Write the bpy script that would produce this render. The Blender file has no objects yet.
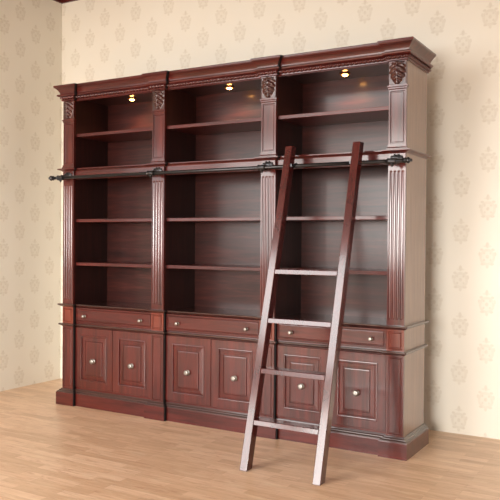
import bpy, bmesh, math, random
from mathutils import Vector, Matrix
random.seed(4)
scene = bpy.context.scene
COL = scene.collection
PI = math.pi

# ------------------------------------------------------------------ node helpers
def new_mat(name):
    m = bpy.data.materials.new(name); m.use_nodes = True
    nt = m.node_tree; nt.nodes.clear()
    out = nt.nodes.new('ShaderNodeOutputMaterial'); b = nt.nodes.new('ShaderNodeBsdfPrincipled')
    nt.links.new(b.outputs[0], out.inputs[0])
    return m, nt, b
def mth(nt, op, a, b=None, c=None):
    n = nt.nodes.new('ShaderNodeMath'); n.operation = op
    for i, v in enumerate((a, b, c)):
        if v is None: continue
        if isinstance(v, (int, float)): n.inputs[i].default_value = v
        else: nt.links.new(v, n.inputs[i])
    return n.outputs[0]
def ramp(nt, fac, stops):
    n = nt.nodes.new('ShaderNodeValToRGB'); e = n.color_ramp.elements
    while len(e) < len(stops): e.new(0.5)
    for i, (p, c) in enumerate(stops): e[i].position = p; e[i].color = (*c, 1)
    nt.links.new(fac, n.inputs[0]); return n.outputs[0]
def mix(nt, fac, a, b):
    n = nt.nodes.new('ShaderNodeMix'); n.data_type = 'RGBA'
    if isinstance(fac, (int, float)): n.inputs[0].default_value = fac
    else: nt.links.new(fac, n.inputs[0])
    for s, v in ((6, a), (7, b)):
        if isinstance(v, tuple): n.inputs[s].default_value = (*v, 1)
        else: nt.links.new(v, n.inputs[s])
    return n.outputs[2]
def objco(nt):
    return nt.nodes.new('ShaderNodeTexCoord').outputs['Object']
def mapping(nt, vec, scale, loc=(0, 0, 0)):
    n = nt.nodes.new('ShaderNodeMapping'); n.inputs['Scale'].default_value = scale; n.inputs['Location'].default_value = loc
    nt.links.new(vec, n.inputs[0]); return n.outputs[0]
def noise(nt, vec, scale, detail=4, rough=0.55, dist=0):
    n = nt.nodes.new('ShaderNodeTexNoise'); n.inputs['Scale'].default_value = scale
    n.inputs['Detail'].default_value = detail; n.inputs['Roughness'].default_value = rough; n.inputs['Distortion'].default_value = dist
    nt.links.new(vec, n.inputs['Vector']); return n.outputs['Fac']
def bump(nt, b, h, strength, distance=0.002):
    n = nt.nodes.new('ShaderNodeBump'); n.inputs['Strength'].default_value = strength; n.inputs['Distance'].default_value = distance
    nt.links.new(h, n.inputs['Height']); nt.links.new(n.outputs[0], b.inputs['Normal'])

def wood(name, axis, dark, mid, light, rough=0.3, coat=0.85, coat_rough=0.13):
    m, nt, b = new_mat(name)
    s = {'x': (1.2, 16, 16), 'z': (16, 16, 1.2), 'y': (16, 1.2, 16)}[axis]
    co = objco(nt)
    g = noise(nt, mapping(nt, co, s), 1.6, 5, 0.6, 0.6)
    g2 = noise(nt, mapping(nt, co, tuple(q * 5 for q in s)), 2.0, 3, 0.6)
    f = mth(nt, 'ADD', mth(nt, 'MULTIPLY', g, 0.75), mth(nt, 'MULTIPLY', g2, 0.25))
    c = ramp(nt, f, [(0.32, dark), (0.5, mid), (0.68, light)])
    nt.links.new(c, b.inputs['Base Color'])
    b.inputs['Roughness'].default_value = rough
    b.inputs['Coat Weight'].default_value = coat; b.inputs['Coat Roughness'].default_value = coat_rough
    b.inputs['Specular IOR Level'].default_value = 0.25
    bump(nt, b, g2, 0.05, 0.001)
    return m
DK, MD, LT = (0.032, 0.0044, 0.0036), (0.070, 0.0092, 0.0070), (0.110, 0.0155, 0.0110)
M = {}
M['wood_v'] = wood('mahogany_upright_grain', 'z', DK, MD, LT)
M['wood_h'] = wood('mahogany_long_grain', 'x', DK, MD, LT, 0.3, 0.62, 0.13)
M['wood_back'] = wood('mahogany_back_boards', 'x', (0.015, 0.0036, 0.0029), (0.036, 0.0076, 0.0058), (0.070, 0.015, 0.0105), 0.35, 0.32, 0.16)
M['wood_in_shade'] = wood('mahogany_inside_shade', 'z', (0.011, 0.003, 0.0026), (0.020, 0.005, 0.004), (0.036, 0.008, 0.006), 0.35, 0.8, 0.2)  # shade inside the bays is put into this darker base colour
M['wood_shelf'] = wood('mahogany_shelf', 'x', DK, MD, LT, 0.35, 0.45, 0.16)
M['wood_red'] = wood('mahogany_red_block', 'z', (0.08, 0.013, 0.007), (0.14, 0.022, 0.011), (0.19, 0.033, 0.016))
M['wood_carve'] = wood('mahogany_carving', 'z', (0.022, 0.005, 0.004), (0.045, 0.010, 0.008), (0.085, 0.022, 0.016), 0.35, 1.0, 0.2)
M['wood_dark'] = wood('mahogany_dark_glaze', 'x', (0.020, 0.007, 0.006), (0.035, 0.011, 0.008), (0.06, 0.018, 0.012), 0.3, 1.0, 0.16)
M['wood_side_sheen'] = wood('mahogany_side_sheen', 'z', (0.15, 0.078, 0.050), (0.19, 0.100, 0.066), (0.23, 0.125, 0.084), 0.34, 1.0, 0.25)  # tan reflection of the bright wall is put into this base colour
M['wood_ladder'] = wood('mahogany_ladder', 'z', (0.035, 0.006, 0.006), (0.060, 0.010, 0.010), (0.085, 0.016, 0.014), 0.24, 1.0, 0.12)

def metal(name, col, rough, metallic=1.0, nscale=60):
    m, nt, b = new_mat(name)
    n = noise(nt, objco(nt), nscale, 3)
    c = mix(nt, n, tuple(q * 0.8 for q in col), tuple(min(1, q * 1.2) for q in col))
    nt.links.new(c, b.inputs['Base Color']); b.inputs['Metallic'].default_value = metallic
    b.inputs['Roughness'].default_value = rough
    return m
M['iron'] = metal('blackened_iron', (0.055, 0.055, 0.058), 0.34, 0.9)
M['pewter'] = metal('worn_pewter', (0.36, 0.34, 0.31), 0.38)
M['brass'] = metal('warm_brass', (0.7, 0.45, 0.2), 0.3)

m, nt, b = new_mat('lit_lamp_bulb'); b.inputs['Base Color'].default_value = (1, 0.8, 0.5, 1)
b.inputs['Emission Color'].default_value = (1.0, 0.44, 0.11, 1); b.inputs['Emission Strength'].default_value = 28; M['bulb'] = m

# wallpaper: half-drop damask motifs, ax = horizontal axis of the wall
def wallpaper(name, ax, off):
    m, nt, b = new_mat(name)
    sep = nt.nodes.new('ShaderNodeSeparateXYZ'); nt.links.new(objco(nt), sep.inputs[0])
    u0 = mth(nt, 'ADD', sep.outputs['XYZ'.index(ax)], 20 + off); v0 = mth(nt, 'ADD', sep.outputs[2], 10.119)
    PX, PZ = 0.183, 0.33
    cu = mth(nt, 'DIVIDE', u0, PX)
    col = mth(nt, 'FLOOR', cu)
    odd = mth(nt, 'MODULO', col, 2.0)
    u = mth(nt, 'MULTIPLY', mth(nt, 'SUBTRACT', mth(nt, 'FRACT', cu), 0.5), PX)
    cv = mth(nt, 'ADD', mth(nt, 'DIVIDE', v0, PZ), mth(nt, 'MULTIPLY', odd, 0.5))
    v = mth(nt, 'MULTIPLY', mth(nt, 'SUBTRACT', mth(nt, 'FRACT', cv), 0.5), PZ)
    def ell(cx, cz, rx, rz):      # normalised distance from an ellipse centre
        a = mth(nt, 'DIVIDE', mth(nt, 'SUBTRACT', mth(nt, 'ABSOLUTE', u), cx), rx)
        c = mth(nt, 'DIVIDE', mth(nt, 'SUBTRACT', v, cz), rz)
        return mth(nt, 'SQRT', mth(nt, 'ADD', mth(nt, 'MULTIPLY', a, a), mth(nt, 'MULTIPLY', c, c)))
    def disc(d, r=1.0, soft=0.35):
        n = nt.nodes.new('ShaderNodeMapRange'); n.interpolation_type = 'SMOOTHSTEP'
        nt.links.new(d, n.inputs[0]); n.inputs[1].default_value = r + soft; n.inputs[2].default_value = r - soft
        n.inputs[3].default_value = 0; n.inputs[4].default_value = 1; return n.outputs[0]
    def ring(d, w=0.2):
        return disc(mth(nt, 'DIVIDE', mth(nt, 'ABSOLUTE', mth(nt, 'SUBTRACT', d, 1.0)), w))
    def amt(x, k): return mth(nt, 'MULTIPLY', x, k)
    parts = [amt(disc(ell(0, -0.018, 0.050, 0.058), 1, .25), 0.34), amt(ring(ell(0, -0.018, 0.044, 0.048), 0.20), 0.72), disc(ell(0, -0.014, 0.012, 0.014)),
             disc(ell(0, 0.066, 0.011, 0.020)), amt(disc(ell(0, 0.058, 0.026, 0.008)), .6), amt(disc(ell(0.052, 0.004, 0.009, 0.015)), .8), amt(disc(ell(0.038, 0.034, 0.012, 0.009)), .9),
             disc(ell(0.030, -0.066, 0.015, 0.009)), disc(ell(0.022, 0.010, 0.008, 0.009)), disc(ell(0.022, -0.038, 0.008, 0.009)), amt(disc(ell(0.0, -0.082, 0.010, 0.013)), .8)]
    tot = parts[0]
    for q in parts[1:]: tot = mth(nt, 'MAXIMUM', tot, q)
    nz = noise(nt, objco(nt), 45, 4, 0.7)
    tot = mth(nt, 'MULTIPLY', tot, mth(nt, 'ADD', mth(nt, 'MULTIPLY', nz, 1.0), 0.2))
    base = mix(nt, noise(nt, objco(nt), 1.3, 2), (0.79, 0.75, 0.645), (0.85, 0.81, 0.71))
    c = mix(nt, tot, base, (0.68, 0.625, 0.515))
    nt.links.new(c, b.inputs['Base Color']); b.inputs['Roughness'].default_value = 0.55
    bump(nt, b, tot, 0.1, 0.001)
    return m
M['paper_x'] = wallpaper('damask_wallpaper_back', 'X', -0.0695)
M['paper_y'] = wallpaper('damask_wallpaper_left', 'Y', 0.1375)

# laminate strip floor
m, nt, b = new_mat('laminate_strip_floor')
co = objco(nt)
br = nt.nodes.new('ShaderNodeTexBrick'); nt.links.new(co, br.inputs['Vector'])
br.inputs['Scale'].default_value = 1; br.inputs['Brick Width'].default_value = 0.42; br.inputs['Row Height'].default_value = 0.066
br.inputs['Mortar Size'].default_value = 0.0009; br.inputs['Mortar Smooth'].default_value = 0.4; br.inputs['Bias'].default_value = -0.1
br.offset = 0.37; br.offset_frequency = 2
br.inputs['Color1'].default_value = (0.0, 0.0, 0.0, 1); br.inputs['Color2'].default_value = (1, 1, 1, 1); br.inputs['Mortar'].default_value = (0.35, 0.35, 0.35, 1)
g = noise(nt, mapping(nt, co, (1.5, 22, 1)), 1.8, 5, 0.6, 0.8)
t = mth(nt, 'ADD', mth(nt, 'MULTIPLY', br.outputs['Color'], 0.36), mth(nt, 'MULTIPLY', g, 0.68))
c = ramp(nt, t, [(0.15, (0.50, 0.305, 0.18)), (0.42, (0.62, 0.405, 0.25)), (0.58, (0.69, 0.46, 0.295)), (0.85, (0.80, 0.58, 0.40))])
g3 = noise(nt, mapping(nt, co, (4.0, 26, 1), (3, 7, 0)), 1.3, 4, 0.65, 1.5)
c = mix(nt, ramp(nt, g3, [(0.52, (0, 0, 0)), (0.72, (0.75, 0.75, 0.75))]), c, (0.47, 0.25, 0.15))
g4 = noise(nt, mapping(nt, co, (3.0, 20, 1), (11, 2, 0)), 1.1, 3, 0.6, 1.0)
c = mix(nt, ramp(nt, g4, [(0.55, (0, 0, 0)), (0.75, (0.6, 0.6, 0.6))]), c, (0.80, 0.62, 0.42))
c = mix(nt, mth(nt, 'MULTIPLY', br.outputs['Fac'], 0.4), c, (0.25, 0.13, 0.07))
nt.links.new(c, b.inputs['Base Color']); b.inputs['Roughness'].default_value = 0.38
b.inputs['Coat Weight'].default_value = 0.15; b.inputs['Coat Roughness'].default_value = 0.25
M['floor'] = m
m, nt, b = new_mat('plain_ceiling_paint'); 
nt.links.new(mix(nt, noise(nt, objco(nt), 3), (0.26, 0.19, 0.13), (0.30, 0.22, 0.15)), b.inputs['Base Color']); b.inputs['Roughness'].default_value = 0.8
M['ceiling'] = m
m, nt, b = new_mat('plain_hall_paint')
nt.links.new(mix(nt, noise(nt, objco(nt), 2), (0.42, 0.36, 0.28), (0.48, 0.41, 0.32)), b.inputs['Base Color']); b.inputs['Roughness'].default_value = 0.7
M['hall'] = m
m, nt, b = new_mat('white_window_paint')
nt.links.new(mix(nt, noise(nt, objco(nt), 9), (0.74, 0.73, 0.7), (0.8, 0.79, 0.76)), b.inputs['Base Color']); b.inputs['Roughness'].default_value = 0.4
M['white'] = m

# ------------------------------------------------------------------ mesh helpers
class MB:
    def __init__(s): s.v = []; s.f = []
    def quad(s, pts):
        k = len(s.v); s.v += [tuple(p) for p in pts]; s.f.append(tuple(range(k, k + len(pts)))); return s
    def box(s, x0, x1, y0, y1, z0, z1):
        k = len(s.v)
        s.v += [(x0,y0,z0),(x1,y0,z0),(x1,y1,z0),(x0,y1,z0),(x0,y0,z1),(x1,y0,z1),(x1,y1,z1),(x0,y1,z1)]
        for f in ((0,3,2,1),(4,5,6,7),(0,1,5,4),(1,2,6,5),(2,3,7,6),(3,0,4,7)): s.f.append(tuple(k + i for i in f))
        return s
    def hexa(s, P):                # 8 corners, same order as box
        k = len(s.v); s.v += [tuple(p) for p in P]
        for f in ((0,3,2,1),(4,5,6,7),(0,1,5,4),(1,2,6,5),(2,3,7,6),(3,0,4,7)): s.f.append(tuple(k + i for i in f))
        return s
    def loft(s, rings, closed=True, cap0=True, cap1=True):
        k = len(s.v); n = len(rings[0])
        for r in rings: s.v += [tuple(p) for p in r]
        for i in range(len(rings) - 1):
            for j in range(n if closed else n - 1):
                a = k + i * n + j; b_ = k + i * n + (j + 1) % n
                s.f.append((a, b_, b_ + n, a + n))
        if cap0: s.f.append(tuple(k + j for j in reversed(range(n))))
        if cap1: s.f.append(tuple(k + (len(rings) - 1) * n + j for j in range(n)))
        return s
    def lathe(s, prof, origin, axis='-y', seg=20, sx=1, sz=1):
        rings = []
        for r, h in prof:
            R = []
            for j in range(seg):
                a = 2 * PI * j / seg; c, d = r * math.cos(a), r * math.sin(a)
                if axis == '-y': R.append((origin[0] + c * sx, origin[1] - h, origin[2] + d * sz))
                elif axis == 'x': R.append((origin[0] + h, origin[1] + c, origin[2] + d))
                elif axis == '-x': R.append((origin[0] - h, origin[1] - c, origin[2] + d))
                elif axis == '-z': R.append((origin[0] + c, origin[1] - d, origin[2] - h))
                else: R.append((origin[0] + c, origin[1] + d, origin[2] + h))
            rings.append(R)
        return s.loft(rings)
    def panel(s, x0, x1, z0, z1, steps, yback):   # nested rectangles: (inset, y)
        rings = [[(x0, yback, z0), (x1, yback, z0), (x1, yback, z1), (x0, yback, z1)]]
        for i, y in steps: rings.append([(x0 + i, y, z0 + i), (x1 - i, y, z0 + i), (x1 - i, y, z1 - i), (x0 + i, y, z1 - i)])
        return s.loft(rings)
    def sweep(s, path, prof):                      # path of (x,y), outward normal on the right-hand side
        n = len(path); offs = []
        for i, p in enumerate(path):
            p = Vector(p)
            d0 = (p - Vector(path[i - 1])).normalized() if i else None
            d1 = (Vector(path[i + 1]) - p).normalized() if i < n - 1 else None
            if d0 is None: d0 = d1
            if d1 is None: d1 = d0
            n0 = Vector((d0.y, -d0.x)); n1 = Vector((d1.y, -d1.x)); m_ = (n0 + n1)
            m_ = m_ / max(1e-6, m_.dot(n0)) if m_.length > 1e-6 else n0
            offs.append(m_)
        rings = [[(p[0] + o.x * q, p[1] + o.y * q, z) for q, z in prof] for p, o in zip(path, offs)]
        return s.loft(rings)
    def build(s, name, mat, parent=None, origin=(0, 0, 0), bevel=0, smooth=False, fixn=True):
        me = bpy.data.meshes.new(name)
        me.from_pydata([(x - origin[0], y - origin[1], z - origin[2]) for x, y, z in s.v], [], s.f)
        bm = bmesh.new(); bm.from_mesh(me)
        if fixn: bmesh.ops.recalc_face_normals(bm, faces=bm.faces)
        bm.to_mesh(me); bm.free()
        me.materials.append(mat)
        if smooth:
            for p in me.polygons: p.use_smooth = True
        o = bpy.data.objects.new(name, me); COL.objects.link(o)
        if parent is not None: o.parent = parent
        if bevel:
            b_ = o.modifiers.new('edge', 'BEVEL'); b_.width = bevel; b_.segments = 2; b_.limit_method = 'ANGLE'; b_.angle_limit = math.radians(40)
        return o
def thing(name, label, cat, loc=(0, 0, 0), group=None):
    o = bpy.data.objects.new(name, None); COL.objects.link(o); o.location = loc; o.empty_display_size = 0.1
    o['label'] = label; o['category'] = cat
    if group: o['group'] = group
    return o
def struct(name, mb, mat, **k):
    o = mb.build(name, mat, **k); o['kind'] = 'structure'; return o

# ------------------------------------------------------------------ the room
YW, XL, HC = 0.782, -0.80, 3.76
XH, XR, YF = -7.0, 9.0, -8.5        # the hall beyond the short left wall, the right wall, the window wall behind the camera
struct('floor', MB().box(XH, XR, YF, YW, -0.1, 0), M['floor'])
SX0, SX1, SY0, SY1 = -2.0, 1.1, -8.3, -4.2      # opening of the roof light
E_ROOF = 15
struct('ceiling', MB().box(XH, SX0, YF, YW, HC, HC + 0.2).box(SX1, XR, YF, YW, HC, HC + 0.2).box(SX0, SX1, YF, SY0, HC, HC + 0.2).box(SX0, SX1, SY1, YW, HC, HC + 0.2), M['ceiling'])
struct('wall_back', MB().box(XH, XR, YW, YW + 0.15, 0, HC), M['paper_x'])
struct('wall_left', MB().box(XL - 0.12, XL, -1.75, YW, 0, HC), M['paper_y'])
# cornice in the corner, only its lowest tip is in the frame
def corn(path, name):
    struct(name, MB().sweep(path, [(0, HC - 0.14), (0.02, HC - 0.14), (0.025, HC - 0.11), (0.07, HC - 0.03), (0.08, HC), (0, HC)]), M['wood_h'])
corn([(XL, YW), (XL, -1.75)][::-1], 'trim_1')
corn([(XL, YW), (XR, YW)], 'trim_2')

def wall_with_openings(name, axis, pos, thick, lo, hi, wins, z0, z1, mat):
    mb = MB()
    def bx(a, b_, c, d):
        if axis == 'x': mb.box(a, b_, pos, pos + thick, c, d)
        else: mb.box(pos, pos + thick, a, b_, c, d)
    e = sorted(wins); cur = lo
    for a, b_ in e: bx(cur, a, 0, HC); cur = b_
    bx(cur, hi, 0, HC)
    for a, b_ in e: bx(a, b_, 0, z0); bx(a, b_, z1(a) if callable(z1) else z1, HC)
    struct(name, mb, mat)
# unseen blocker added behind the camera to keep light off the upper wall
struct('light_blocker', MB().box(1.5, XR, -5.35, -5.10, 1.95, HC), M['ceiling'])
front_wins = [(-6.6, -4.4), (-4.0, -1.8), (-1.4, 1.2), (2.2, 4.7)]  # the last opening is unseen, added to brighten the right of the back wall
WZ0, WZ1 = 0.95, 3.35
def head(a): return 2.45 if a > 2 and a < 3 else WZ1
wall_with_openings('wall_front', 'x', YF - 0.2, 0.2, XH, XR, front_wins, WZ0, head, M['hall'])
right_wins = [(-3.6, -0.9)]
wall_with_openings('wall_right', 'y', XR, 0.2, YF, YW, right_wins, 0.4, 2.9, M['hall'])
struct('wall_hall', MB().box(XH - 0.2, XH, YF, YW, 0, HC), M['hall'])
k = 0
for a, b_ in front_wins:
    k += 1; mb = MB(); top = head(a)
    y0, y1 = YF - 0.14, YF - 0.09
    for p in (a, b_ - 0.06): mb.box(p, p + 0.06, y0, y1, WZ0, top)
    for z in (WZ0, top - 0.06): mb.box(a, b_, y0, y1, z, z + 0.06)
    mb.box((a + b_) / 2 - 0.02, (a + b_) / 2 + 0.02, y0, y1, WZ0, top)
    struct('window_%d' % k, mb, M['white'])  # the last front frame belongs to the added fill opening
for a, b_ in right_wins:
    k += 1; mb = MB()
    x0, x1 = XR + 0.09, XR + 0.14
    for p in (a, b_ - 0.06): mb.box(x0, x1, p, p + 0.06, 0.4, 2.9)
    for z in (0.4, 2.84): mb.box(x0, x1, a, b_, z, z + 0.06)
    struct('window_%d' % k, mb, M['white'])

def area(name, loc, rot, sx, sy, power, col):
    l = bpy.data.lights.new(name, 'AREA'); l.shape = 'RECTANGLE'; l.size = sx; l.size_y = sy; l.energy = power; l.color = col
    o = bpy.data.objects.new(name, l); COL.objects.link(o); o.location = loc; o.rotation_euler = rot; return o
# daylight through the window openings; the last front one is added fill
E_FRONT = 17
for i, (a, b_) in enumerate(front_wins):
    w = (0.2, 0.9, 1.4, 5.2)[i]; top = head(a)
    area('daylight_and_fill_front', ((a + b_) / 2, YF - 0.17, (WZ0 + top) / 2), (PI / 2, 0, 0), b_ - a - 0.02, top - WZ0 - 0.02, E_FRONT * w * (b_ - a) * (top - WZ0), (1.0, 0.955, 0.90))
for a, b_ in right_wins:
    area('daylight_right', (XR + 0.17, (a + b_) / 2, 1.65), (PI / 2, 0, PI / 2), b_ - a - 0.02, 2.48, 5 * (b_ - a) * 2.5, (1.0, 0.97, 0.92))
# roof light in the ceiling near the window wall
area('daylight_roof', ((SX0 + SX1) / 2, (SY0 + SY1) / 2, HC + .17), (0, 0, 0), SX1 - SX0 - .02, SY1 - SY0 - .02, E_ROOF * (SX1 - SX0) * (SY1 - SY0), (1.0, 0.97, 0.94))

w = bpy.data.worlds.new('daylight_sky'); scene.world = w; w.use_nodes = True
bg = w.node_tree.nodes['Background']; bg.inputs[0].default_value = (0.85, 0.92, 1, 1); bg.inputs[1].default_value = 1.0

# ------------------------------------------------------------------ the bookcase
XS = [0, .115, .915, 1.030, 1.860, 1.975, 2.777, 2.892]; D = .428; H = 2.6; BK = .025
ORG = (1.446, D / 2, 0)
bc = thing('library_bookcase', 'tall dark mahogany library bookcase with three open bays over drawers and panelled doors', 'bookcase', ORG)
def part(name, mb, mat, parent=bc, **k): return mb.build(name, mat, parent, ORG, **k)
PIL = [(XS[0], XS[1]), (XS[2], XS[3]), (XS[4], XS[5]), (XS[6], XS[7])]
BAY = [(XS[1], XS[2]), (XS[3], XS[4]), (XS[5], XS[6])]
def outline(x0=0, x1=XS[7], front=0.0, bk=BK):
    P = [(x0, D), (x0, front)]
    for i, (a, b_) in enumerate(PIL):
        a2 = x0 if i == 0 else a; b2 = x1 if i == 3 else b_
        if i > 0: P += [(a2, front + bk), (a2, front)]
        P += [(b2, front), (b2, front + bk)] if i < 3 else [(b2, front), (b2, D)]
    return P
PATH = outline()
def sweep_part(name, prof, mat, **k): return part(name, MB().sweep(PATH, prof), mat, **k)

Z_PL, Z_W2, Z_W1, Z_WA, Z_CB = .125, .655, .815, 1.9226, 2.4766
# plinth
plinth = sweep_part('plinth', [(-.03, 0), (.036, 0), (.036, .098), (.034, .102), (-.03, .102)], M['wood_h'])
sweep_part('plinth_moulding', [(-.03, .1022), (.032, .1022), (.031, .108), (.020, .113), (.018, .119), (.009, .124), (.006, .130), (-.03, .130)], M['wood_dark'])
# side panels, dividers, backs, boards
part('side_panel', MB().box(XS[7] - .022, XS[7] - .0005, .02, D, .1303, Z_CB + .1), M['wood_side_sheen'])
part('side_panel', MB().box(.0005, .022, .02, D, .1303, Z_CB + .1), M['wood_v'])
for a, b_ in PIL:
    i = PIL.index((a, b_))
    x0 = a + (.0225 if i == 0 else .006); x1 = b_ - (.0225 if i == 3 else .006)
    x0 = x0 if i else .023; x1 = b_ if i == 0 else x1
    if i == 0: x1 = b_
    if i == 3: x0 = a
    if i in (1, 2): x0, x1 = a, b_
    if i == 3: x1 = XS[7] - .0225
    part('divider', MB().box(x0, x1, .021, D - .0005, .1303, Z_CB + .12), M['wood_in_shade'])
for a, b_ in BAY:
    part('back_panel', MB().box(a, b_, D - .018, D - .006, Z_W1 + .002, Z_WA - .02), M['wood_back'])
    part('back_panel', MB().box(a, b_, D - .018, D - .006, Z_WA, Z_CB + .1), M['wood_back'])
    # cabinet bottom and carcass behind doors
    part('cabinet_floor', MB().box(a, b_, .05, D - .006, .1303, .15), M['wood_h'])
    part('cabinet_back', MB().box(a, b_, D - .018, D - .006, .1505, Z_W1 - .03), M['wood_v'])
    # shelves
    for z in (1.150, 1.503, 2.195):
        part('shelf', MB().box(a + .001, b_ - .001, .030, D - .019, z - .0125, z + .0125), M['wood_shelf'], bevel=.002)
    # lower face rails behind bay front
    part('face_rail', MB().box(a, b_, .03, .05, .1303, .146), M['wood_h'])
    part('face_rail', MB().box(a, b_, .03, .05, .636, .672), M['wood_h'])
    # frieze below the waist
    part('frieze_rail', MB().box(a, b_, .020, .042, 1.838, 1.9045), M['wood_h'], bevel=.0015)
    # head rail hidden under the crown and the soffit board
    part('head_rail', MB().box(a, b_, .026, .046, 2.474, 2.585), M['wood_h'])
    part('soffit_board', MB().box(a, b_, .0465, D - .0185, 2.497, 2.512), M['wood_in_shade'])
# countertop and waist slab (full-depth boards with moulded edges)
def slab(name, z0, z1, prof, mat):
    P = outline(front=0.0)
    mb = MB(); mb.sweep(PATH, prof)
    mb.box(.001, XS[7] - .001, BK + .002, D - .001, z0, z1)
    return part(name, mb, mat)
slab('countertop', .800, .824, [(-.02, .800), (.004, .800), (.010, .803), (.020, .809), (.026, .812), (.030, .816), (.030, .822), (.027, .8245), (-.02, .8245)], M['wood_dark'])
sweep_part('waist_moulding', [(-.02, .640), (.003, .640), (.009, .645), (.018, .650), (.024, .654), (.024, .661), (.021, .664), (-.02, .664)], M['wood_dark'])
slab('hutch_base', 1.905, 1.924, [(-.02, 1.903), (.004, 1.903), (.008, 1.908), (.018, 1.912), (.026, 1.915), (.034, 1.918), (.034, 1.924), (.031, 1.926), (-.02, 1.926)], M['wood_h'])

# fluted / panelled pilasters
for i, (a, b_) in enumerate(PIL):
    e = .0006; x0, x1 = a + e, b_ - e
    # base stile with a shallow raised strip
    part('base_stile', MB().panel(x0, x1, .1305, .6395, [(0, 0.0), (.012, 0.0), (.016, .004), (.020, .004), (.024, .001)], .0209), M['wood_v'])
    part('drawer_block', MB().panel(x0, x1, .6645, .7995, [(0, 0.0), (.012, 0.0), (.016, .005), (.020, .005), (.024, .000)], .0209), M['wood_red'])
    # fluted shaft
    zf0, zf1 = .8250, 1.8300
    sec = [(x0, 0)]
    w_ = x1 - x0; n = 4
    for q in range(n):
        c = x0 + w_ * (0.5 + (q - 1.5) * 0.222)
        r = .0088
        for t_ in range(7):
            an = PI * t_ / 6
            sec.append((c - r * math.cos(an), .0050 * math.sin(an)))
    sec += [(x1, 0), (x1, .0209), (x0, .0209)]
    flat = []
    for (px, py) in sec: flat.append((px, py if py > .02 else 0.0))
    mb = MB()
    def ring(z, s_): return [(px, (py if s_ else fy), z) for (px, py), (_, fy) in zip(sec, flat)]
    mb.loft([ring(zf0, 0), ring(zf0 + .035, 0), ring(zf0 + .045, 1), ring(zf1 - .045, 1), ring(zf1 - .035, 0), ring(zf1, 0)])
    part('fluted_pilaster', mb, M['wood_v'])
    # block behind the rail bracket
    part('bracket_block', MB().box(x0, x1, -.004, .0209, 1.8305, 1.9025), M['wood_v'], bevel=.002)
    # upper panelled pilaster
    part('panelled_pilaster', MB().panel(x0, x1, 1.955, 2.300, [(0, 0.0), (.010, 0.0), (.013, .007), (.017, .007), (.020, .004)], .0209), M['wood_v'])
    part('pilaster_foot', MB().loft([[(x0 - p, -p, z), (x1 + p, -p, z), (x1 + p, .0209, z), (x0 - p, .0209, z)] for p, z in ((.010, 1.9265), (.010, 1.934), (.004, 1.942), (.004, 1.9545))]), M['wood_v'])
    part('pilaster_neck', MB().loft([[(x0 - p, -p, z), (x1 + p, -p, z), (x1 + p, .0209, z), (x0 - p, .0209, z)] for p, z in ((.000, 2.3005), (.004, 2.305), (.004, 2.313), (.009, 2.317), (.009, 2.325))]), M['wood_v'])
    cb = part('carved_block', MB().box(x0, x1, -.003, .0209, 2.3255, 2.4755), M['wood_v'])
    # acanthus leaf, point down: relief height field
    cx = (a + b_) / 2; zt, zb = 2.470, 2.331; NU, NV = 36, 44
    verts = MB(); P = []
    for v_ in range(NV + 1):
        t_ = v_ / NV; row = []                     # t 0 = top, 1 = tip
        env = (0.40 + 0.62 * math.sin(PI * min(1, (t_ + .12) / .95)) ** .9) if t_ < .45 else 1.0 * max(0, (1 - ((t_ - .40) / .60) ** 2.1)) ** .62
        env = min(env, 1)
        lob = 1 + 0.12 * math.cos(2 * PI * (t_ * 4.3)) * (1 - t_ * .6)
        hw = .0495 * env * lob
        for u_ in range(NU + 1):
            s_ = (u_ / NU - .5) * 2; x = s_ * .0560
            d_ = abs(x) / max(hw, 1e-4)
            if d_ >= 1: h = 0
            else:
                h = .021 * (1 - d_ ** 2.6) * (0.65 + .35 * math.sin(PI * t_))
                vein = math.cos(2 * PI * (t_ * 4.3 - abs(s_) * .95))
                h += .0052 * vein * min(1, (1 - d_) * 4) * min(1, abs(s_) * 6)
                h += .006 * math.exp(-(s_ / .10) ** 2) * (1 - t_ * .5)
                h -= .004 * math.exp(-((abs(s_) - .22) / .07) ** 2)
                if t_ < .12: h += .007 * math.sin(PI * t_ / .12)
            row.append((cx + x, -.0031 - max(h, 0), zt + (zb - zt) * t_))
        P.append(row)
    # back row to close the relief into a solid
    verts.v = [p for r in P for p in r]; n1 = NU + 1
    for v_ in range(NV):
        for u_ in range(NU):
            a0 = v_ * n1 + u_; verts.f.append((a0, a0 + 1, a0 + n1 + 1, a0 + n1))
    base = len(verts.v)
    border = [(0, u_) for u_ in range(NU)] + [(v_, NU) for v_ in range(NV)] + [(NV, u_) for u_ in range(NU, 0, -1)] + [(v_, 0) for v_ in range(NV, 0, -1)]
    for v_, u_ in border:
        p = P[v_][u_]; verts.v.append((p[0], -.0030, p[2]))
    nb = len(border)
    for q in range(nb):
        v0, u0 = border[q]; v1, u1 = border[(q + 1) % nb]
        verts.f.append((v0 * n1 + u0, v1 * n1 + u1, base + (q + 1) % nb, base + q))
    verts.f.append(tuple(base + q for q in range(nb)))
    part('acanthus_carving', verts, M['wood_carve'], cb, smooth=True)

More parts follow.
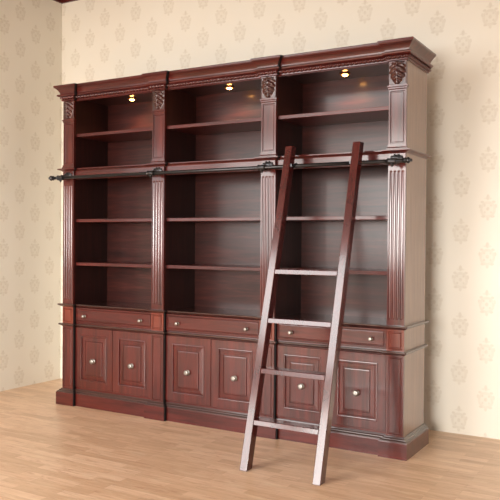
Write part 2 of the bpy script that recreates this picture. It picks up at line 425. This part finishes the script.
# crown: upper cornice with cove, lower rope band
crown = sweep_part('crown_moulding', [(-.02, 2.4768), (.008, 2.4768), (.012, 2.480), (.012, 2.489), (.010, 2.490), (.010, 2.508), (.020, 2.509), (.030, 2.512), (.038, 2.517), (.040, 2.523),
    (.036, 2.528), (.022, 2.531), (.020, 2.536), (.022, 2.545), (.027, 2.555), (.034, 2.565), (.044, 2.575), (.053, 2.581), (.054, 2.584), (.058, 2.586), (.058, 2.597), (.055, 2.600), (-.02, 2.600)], M['wood_h'])
part('crown_top_board', MB().box(.001, XS[7] - .001, BK + .02, D - .001, 2.586, 2.5985), M['wood_h'])
def rope(x0, y0, x1, y1):          # twisted rope bead from one point to another
    mb = MB(); L = math.hypot(x1 - x0, y1 - y0); n = max(2, int(L / .004)); rings = []
    dx, dy = (x1 - x0) / L, (y1 - y0) / L
    for i in range(n + 1):
        s_ = L * i / n; R = []
        for j in range(12):
            an = 2 * PI * j / 12; r = .0098 + .0040 * math.cos(2 * (an - s_ * 2 * PI / .060))
            c_, d_ = r * math.cos(an), r * math.sin(an)
            R.append((x0 + dx * s_ + dy * c_, y0 + dy * s_ - dx * c_, 2.499 + d_))
        rings.append(R)
    return mb.loft(rings)
for a, b_ in PIL: part('rope_bead', rope(a - .015, -.015, b_ + .015, -.015), M['wood_h'], crown, smooth=True)
for a, b_ in BAY: part('rope_bead', rope(a + .016, BK - .015, b_ - .016, BK - .015), M['wood_h'], crown, smooth=True)
part('rope_bead', rope(XS[7] + .015, -.014, XS[7] + .015, D), M['wood_h'], crown, smooth=True)

# near-black strips standing in for shade in the seams and returns, along each moulding
M['seam_shade'] = wood('seam_shade_black', 'z', (0.004, 0.003, 0.003), (0.006, 0.004, 0.004), (0.009, 0.006, 0.005), 0.6, 0.0)
def seam_shade(bx_, prof):
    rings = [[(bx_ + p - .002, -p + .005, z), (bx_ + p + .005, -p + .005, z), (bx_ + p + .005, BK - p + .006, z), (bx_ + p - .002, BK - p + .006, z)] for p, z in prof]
    part('seam_shade_strip', MB().loft(rings), M['seam_shade'])
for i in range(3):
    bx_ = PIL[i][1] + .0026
    seam_shade(bx_, [(.036, .0005), (.036, .1015)])
    seam_shade(bx_, [(.032, .1025), (.031, .108), (.020, .113), (.018, .119), (.009, .124), (.002, .131), (.002, .639)])
    seam_shade(bx_, [(.003, .6405), (.009, .645), (.018, .650), (.024, .654), (.024, .661), (.021, .6645)])
    seam_shade(bx_, [(.002, .665), (.002, .7995)])
    seam_shade(bx_, [(.004, .8002), (.010, .803), (.020, .809), (.026, .812), (.030, .816), (.030, .822), (.027, .8247)])
    seam_shade(bx_, [(.004, 1.9035), (.008, 1.908), (.018, 1.912), (.026, 1.915), (.034, 1.918), (.034, 1.924), (.031, 1.9262)])
    seam_shade(bx_, [(.012, 2.480), (.012, 2.508), (.030, 2.512), (.038, 2.517), (.040, 2.523), (.036, 2.528), (.022, 2.531), (.020, 2.536), (.022, 2.545), (.027, 2.555), (.034, 2.565), (.044, 2.575), (.053, 2.581), (.058, 2.586), (.058, 2.5985)])

# drawers and doors
def knob(x, y, z, r, parent):
    mb = MB()
    mb.lathe([(.0001, 0), (r * .95, 0), (r * .95, .0015), (r * .75, .004), (r * .38, .006), (r * .33, .013), (r * .55, .016), (r * .95, .020), (r, .024), (r * .88, .0285), (r * .45, .031), (r * .25, .0302), (.0002, .0305)], (x, y, z), '-y', 20)
    o = part('knob', mb, M['pewter'], parent, smooth=True); o['label'] = 'round pewter knob'
KD = [(0.225, 0.80), (1.15, 1.745), (2.095, 2.67)]
for i, (a, b_) in enumerate(BAY):
    x0, x1 = a + .004, b_ - .004
    dr = part('drawer', MB().panel(x0 + .006, x1 - .004, .6735, .7965, [(0, .024), (.002, .022), (.010, .022), (.013, .026), (.016, .026), (.019, .022), (.022, .021)], .045), M['wood_h'])
    for x in KD[i]: knob(x, .021, .729, .0135, dr)
    mid = (a + b_) / 2
    for (p, q) in ((x0 + .004, mid - .0015), (mid + .0015, x1 - .004)):
        z0, z1 = .1475, .6345
        mb = MB()
        F = .068                                    # frame width
        mb.panel(p, q, z0, z1, [(0, .024), (.002, .022), (F - .012, .022), (F - .010, .0185), (F - .005, .0175), (F - .001, .0185), (F + .002, .0285), (F + .006, .0285), (F + .010, .0265),
                                (F + .034, .0250), (F + .036, .0285), (F + .040, .0285), (F + .042, .0225), (F + .047, .0215)], .045)
        dd = part('door', mb, M['wood_v'])
        knob((p + q) / 2, .0215, .372, .0205, dd)

# down lights under the hutch soffit
for a, b_ in BAY:
    cx = (a + b_) / 2
    hs = part('down_light', MB().lathe([(.0002, 0), (.036, 0), (.038, .004), (.034, .009), (.024, .010), (.022, .006), (.0002, .006)], (cx, .245, 2.4968), '-z', 28), M['brass'], smooth=False)
    hs['label'] = 'small round halogen down light, lit'
    part('bulb', MB().lathe([(.0002, 0), (.018, 0), (.019, .004), (.014, .010), (.0002, .013)], (cx, .245, 2.4905), '-z', 20), M['bulb'], hs, smooth=True)
    l = bpy.data.lights.new('halogen_beam', 'SPOT'); l.energy = 5; l.color = (1, .62, .3); l.spot_size = math.radians(140); l.spot_blend = .6; l.shadow_soft_size = .012
    lo = bpy.data.objects.new('halogen_beam', l); COL.objects.link(lo); lo.location = (cx, .245, 2.472)

# ladder rail with finials and cast brackets
RY, RZ = -.088, 1.8445
rail = part('ladder_rail', MB().lathe([(.0005, 0), (.0125, 0), (.0125, 2.93), (.0005, 2.93)], (-.02, RY, RZ), 'x', 20), M['iron'], smooth=False)
rail['label'] = 'dark iron ladder rail with pointed finials'
for p in rail.data.polygons: p.use_smooth = len(p.vertices) == 4
fin = [(.0125, 0), (.0185, .002), (.0185, .010), (.013, .013), (.0125, .020), (.019, .027), (.021, .034), (.017, .042), (.009, .050), (.0075, .054), (.011, .058), (.0085, .063), (.0005, .068)]
fin = [(r, h * .75) for r, h in fin]
part('finial', MB().lathe(fin, (XS[7] + .020, RY, RZ), 'x', 20), M['iron'], rail, smooth=True)
part('finial', MB().lathe(fin, (-.021, RY, RZ), '-x', 20), M['iron'], rail, smooth=True)
for a, b_ in PIL:
    cx = (a + b_) / 2; mb = MB(); y0 = -.0045
    mb.lathe([(.0002, 0), (.030, 0), (.030, .003), (.024, .006), (.014, .009), (.012, .012), (.0002, .013)], (cx, y0, 1.866), '-y', 28, 1.45, .9)   # backplate
    for k_ in range(10):                            # cast beads round the plate
        an = 2 * PI * k_ / 10
        mb.lathe([(.0002, 0), (.0065, 0), (.006, .004), (.0035, .008), (.0002, .009)], (cx + .041 * math.cos(an), y0 - .001, 1.866 + .026 * math.sin(an)), '-y', 10)
    mb.lathe([(.011, 0), (.009, .02), (.009, .05), (.013, .066)], (cx, y0 - .006, 1.8575), '-y', 14)     # arm
    mb.lathe([(.0126, -.030), (.018, -.030), (.021, -.026), (.018, -.020), (.019, 0), (.018, .020), (.021, .026), (.018, .030), (.0126, .030)], (cx, RY, RZ), 'x', 20)     # collar
    mb.lathe([(.0002, 0), (.012, 0), (.013, .006), (.009, .012), (.004, .020), (.0002, .024)], (cx, RY, RZ - .014), '-z', 14)  # drop
    part('rail_bracket', mb, M['iron'], rail, smooth=False)

# ------------------------------------------------------------------ the ladder
LO = (2.41, -.70, 0)
ld = thing('library_ladder', 'narrow mahogany step ladder leaning on the iron rail before the right-hand bay', 'ladder', LO)
SL = .307; ZT = 1.972
def yf(z): return -.735 + SL * z
stl = []
for xb, xt, wb in ((2.147, 2.118, .049), (2.619, 2.592, .049)):
    dp = .066
    P = []
    for z, x in ((0, xb), (ZT, xt)):
        y = yf(z); P += [(x, y, z), (x + wb, y, z), (x + wb, y + dp, z), (x, y + dp, z)]
    o = MB().hexa(P).build('stile', M['wood_ladder'], ld, LO, bevel=.003); stl.append((xb, xt, wb))
def xin(z): 
    t_ = z / ZT
    return 2.147 + (2.118 - 2.147) * t_ + .049, 2.619 + (2.592 - 2.619) * t_
for z in (.272, .565, .861, 1.159):
    a, b_ = xin(z); zt_, zb_ = z + .014, z - .016
    P = [(a - .0, yf(zb_) + .001, zb_), (b_, yf(zb_) + .001, zb_), (b_, yf(zb_) + .085, zb_), (a, yf(zb_) + .085, zb_),
         (a - .0, yf(zt_) + .001, zt_), (b_, yf(zt_) + .001, zt_), (b_, yf(zt_) + .085, zt_), (a, yf(zt_) + .085, zt_)]
    MB().hexa(P).build('step', M['wood_ladder'], ld, LO, bevel=.003)
# iron hooks riding on the rail, on the inner face of each stile
for s_ in (0, 1):
    a, b_ = xin(RZ); x = a + .0005 if s_ == 0 else b_ - .0125
    mb = MB(); rings = []
    for k_ in range(15):
        an = math.radians(-60 + 17 * k_)
        c_, d_ = math.cos(an), math.sin(an)
        rings.append([(xx, RY + c_ * r, RZ + d_ * r) for xx, r in ((x, .0132), (x + .012, .0132), (x + .012, .0185), (x, .0185))])
    mb.loft(rings)
    mb.box(x, x + .012, RY - .072, RY - .0175, RZ - .012, RZ + .006)
    o = mb.build('rail_hook', M['iron'], ld, LO); o['label'] = 'iron hook over the rail'

# ------------------------------------------------------------------ camera
cam = bpy.data.cameras.new('camera'); co_ = bpy.data.objects.new('camera', cam); COL.objects.link(co_)
cam.sensor_width = 36; cam.lens = 730.39 / 500 * 36; cam.clip_start = .05; cam.clip_end = 100
y, t, r = math.radians(30.3323), math.radians(-0.6919), math.radians(0.4495)
fw = Vector((-math.sin(y) * math.cos(t), math.cos(y) * math.cos(t), math.sin(t)))
rt = Vector((math.cos(y), math.sin(y), 0)); up = rt.cross(fw)
rt2 = rt * math.cos(r) + up * math.sin(r); up2 = up * math.cos(r) - rt * math.sin(r)
mw = Matrix((( rt2.x, up2.x, -fw.x, 4.3505), (rt2.y, up2.y, -fw.y, -4.3962), (rt2.z, up2.z, -fw.z, 1.3464), (0, 0, 0, 1)))
co_.matrix_world = mw
scene.camera = co_

vs = scene.view_settings
scene.display_settings.display_device = 'sRGB'
vs.view_transform = 'Standard'; vs.look = 'None'; vs.gamma = 1; vs.use_curve_mapping = False
vs.exposure = 1.0
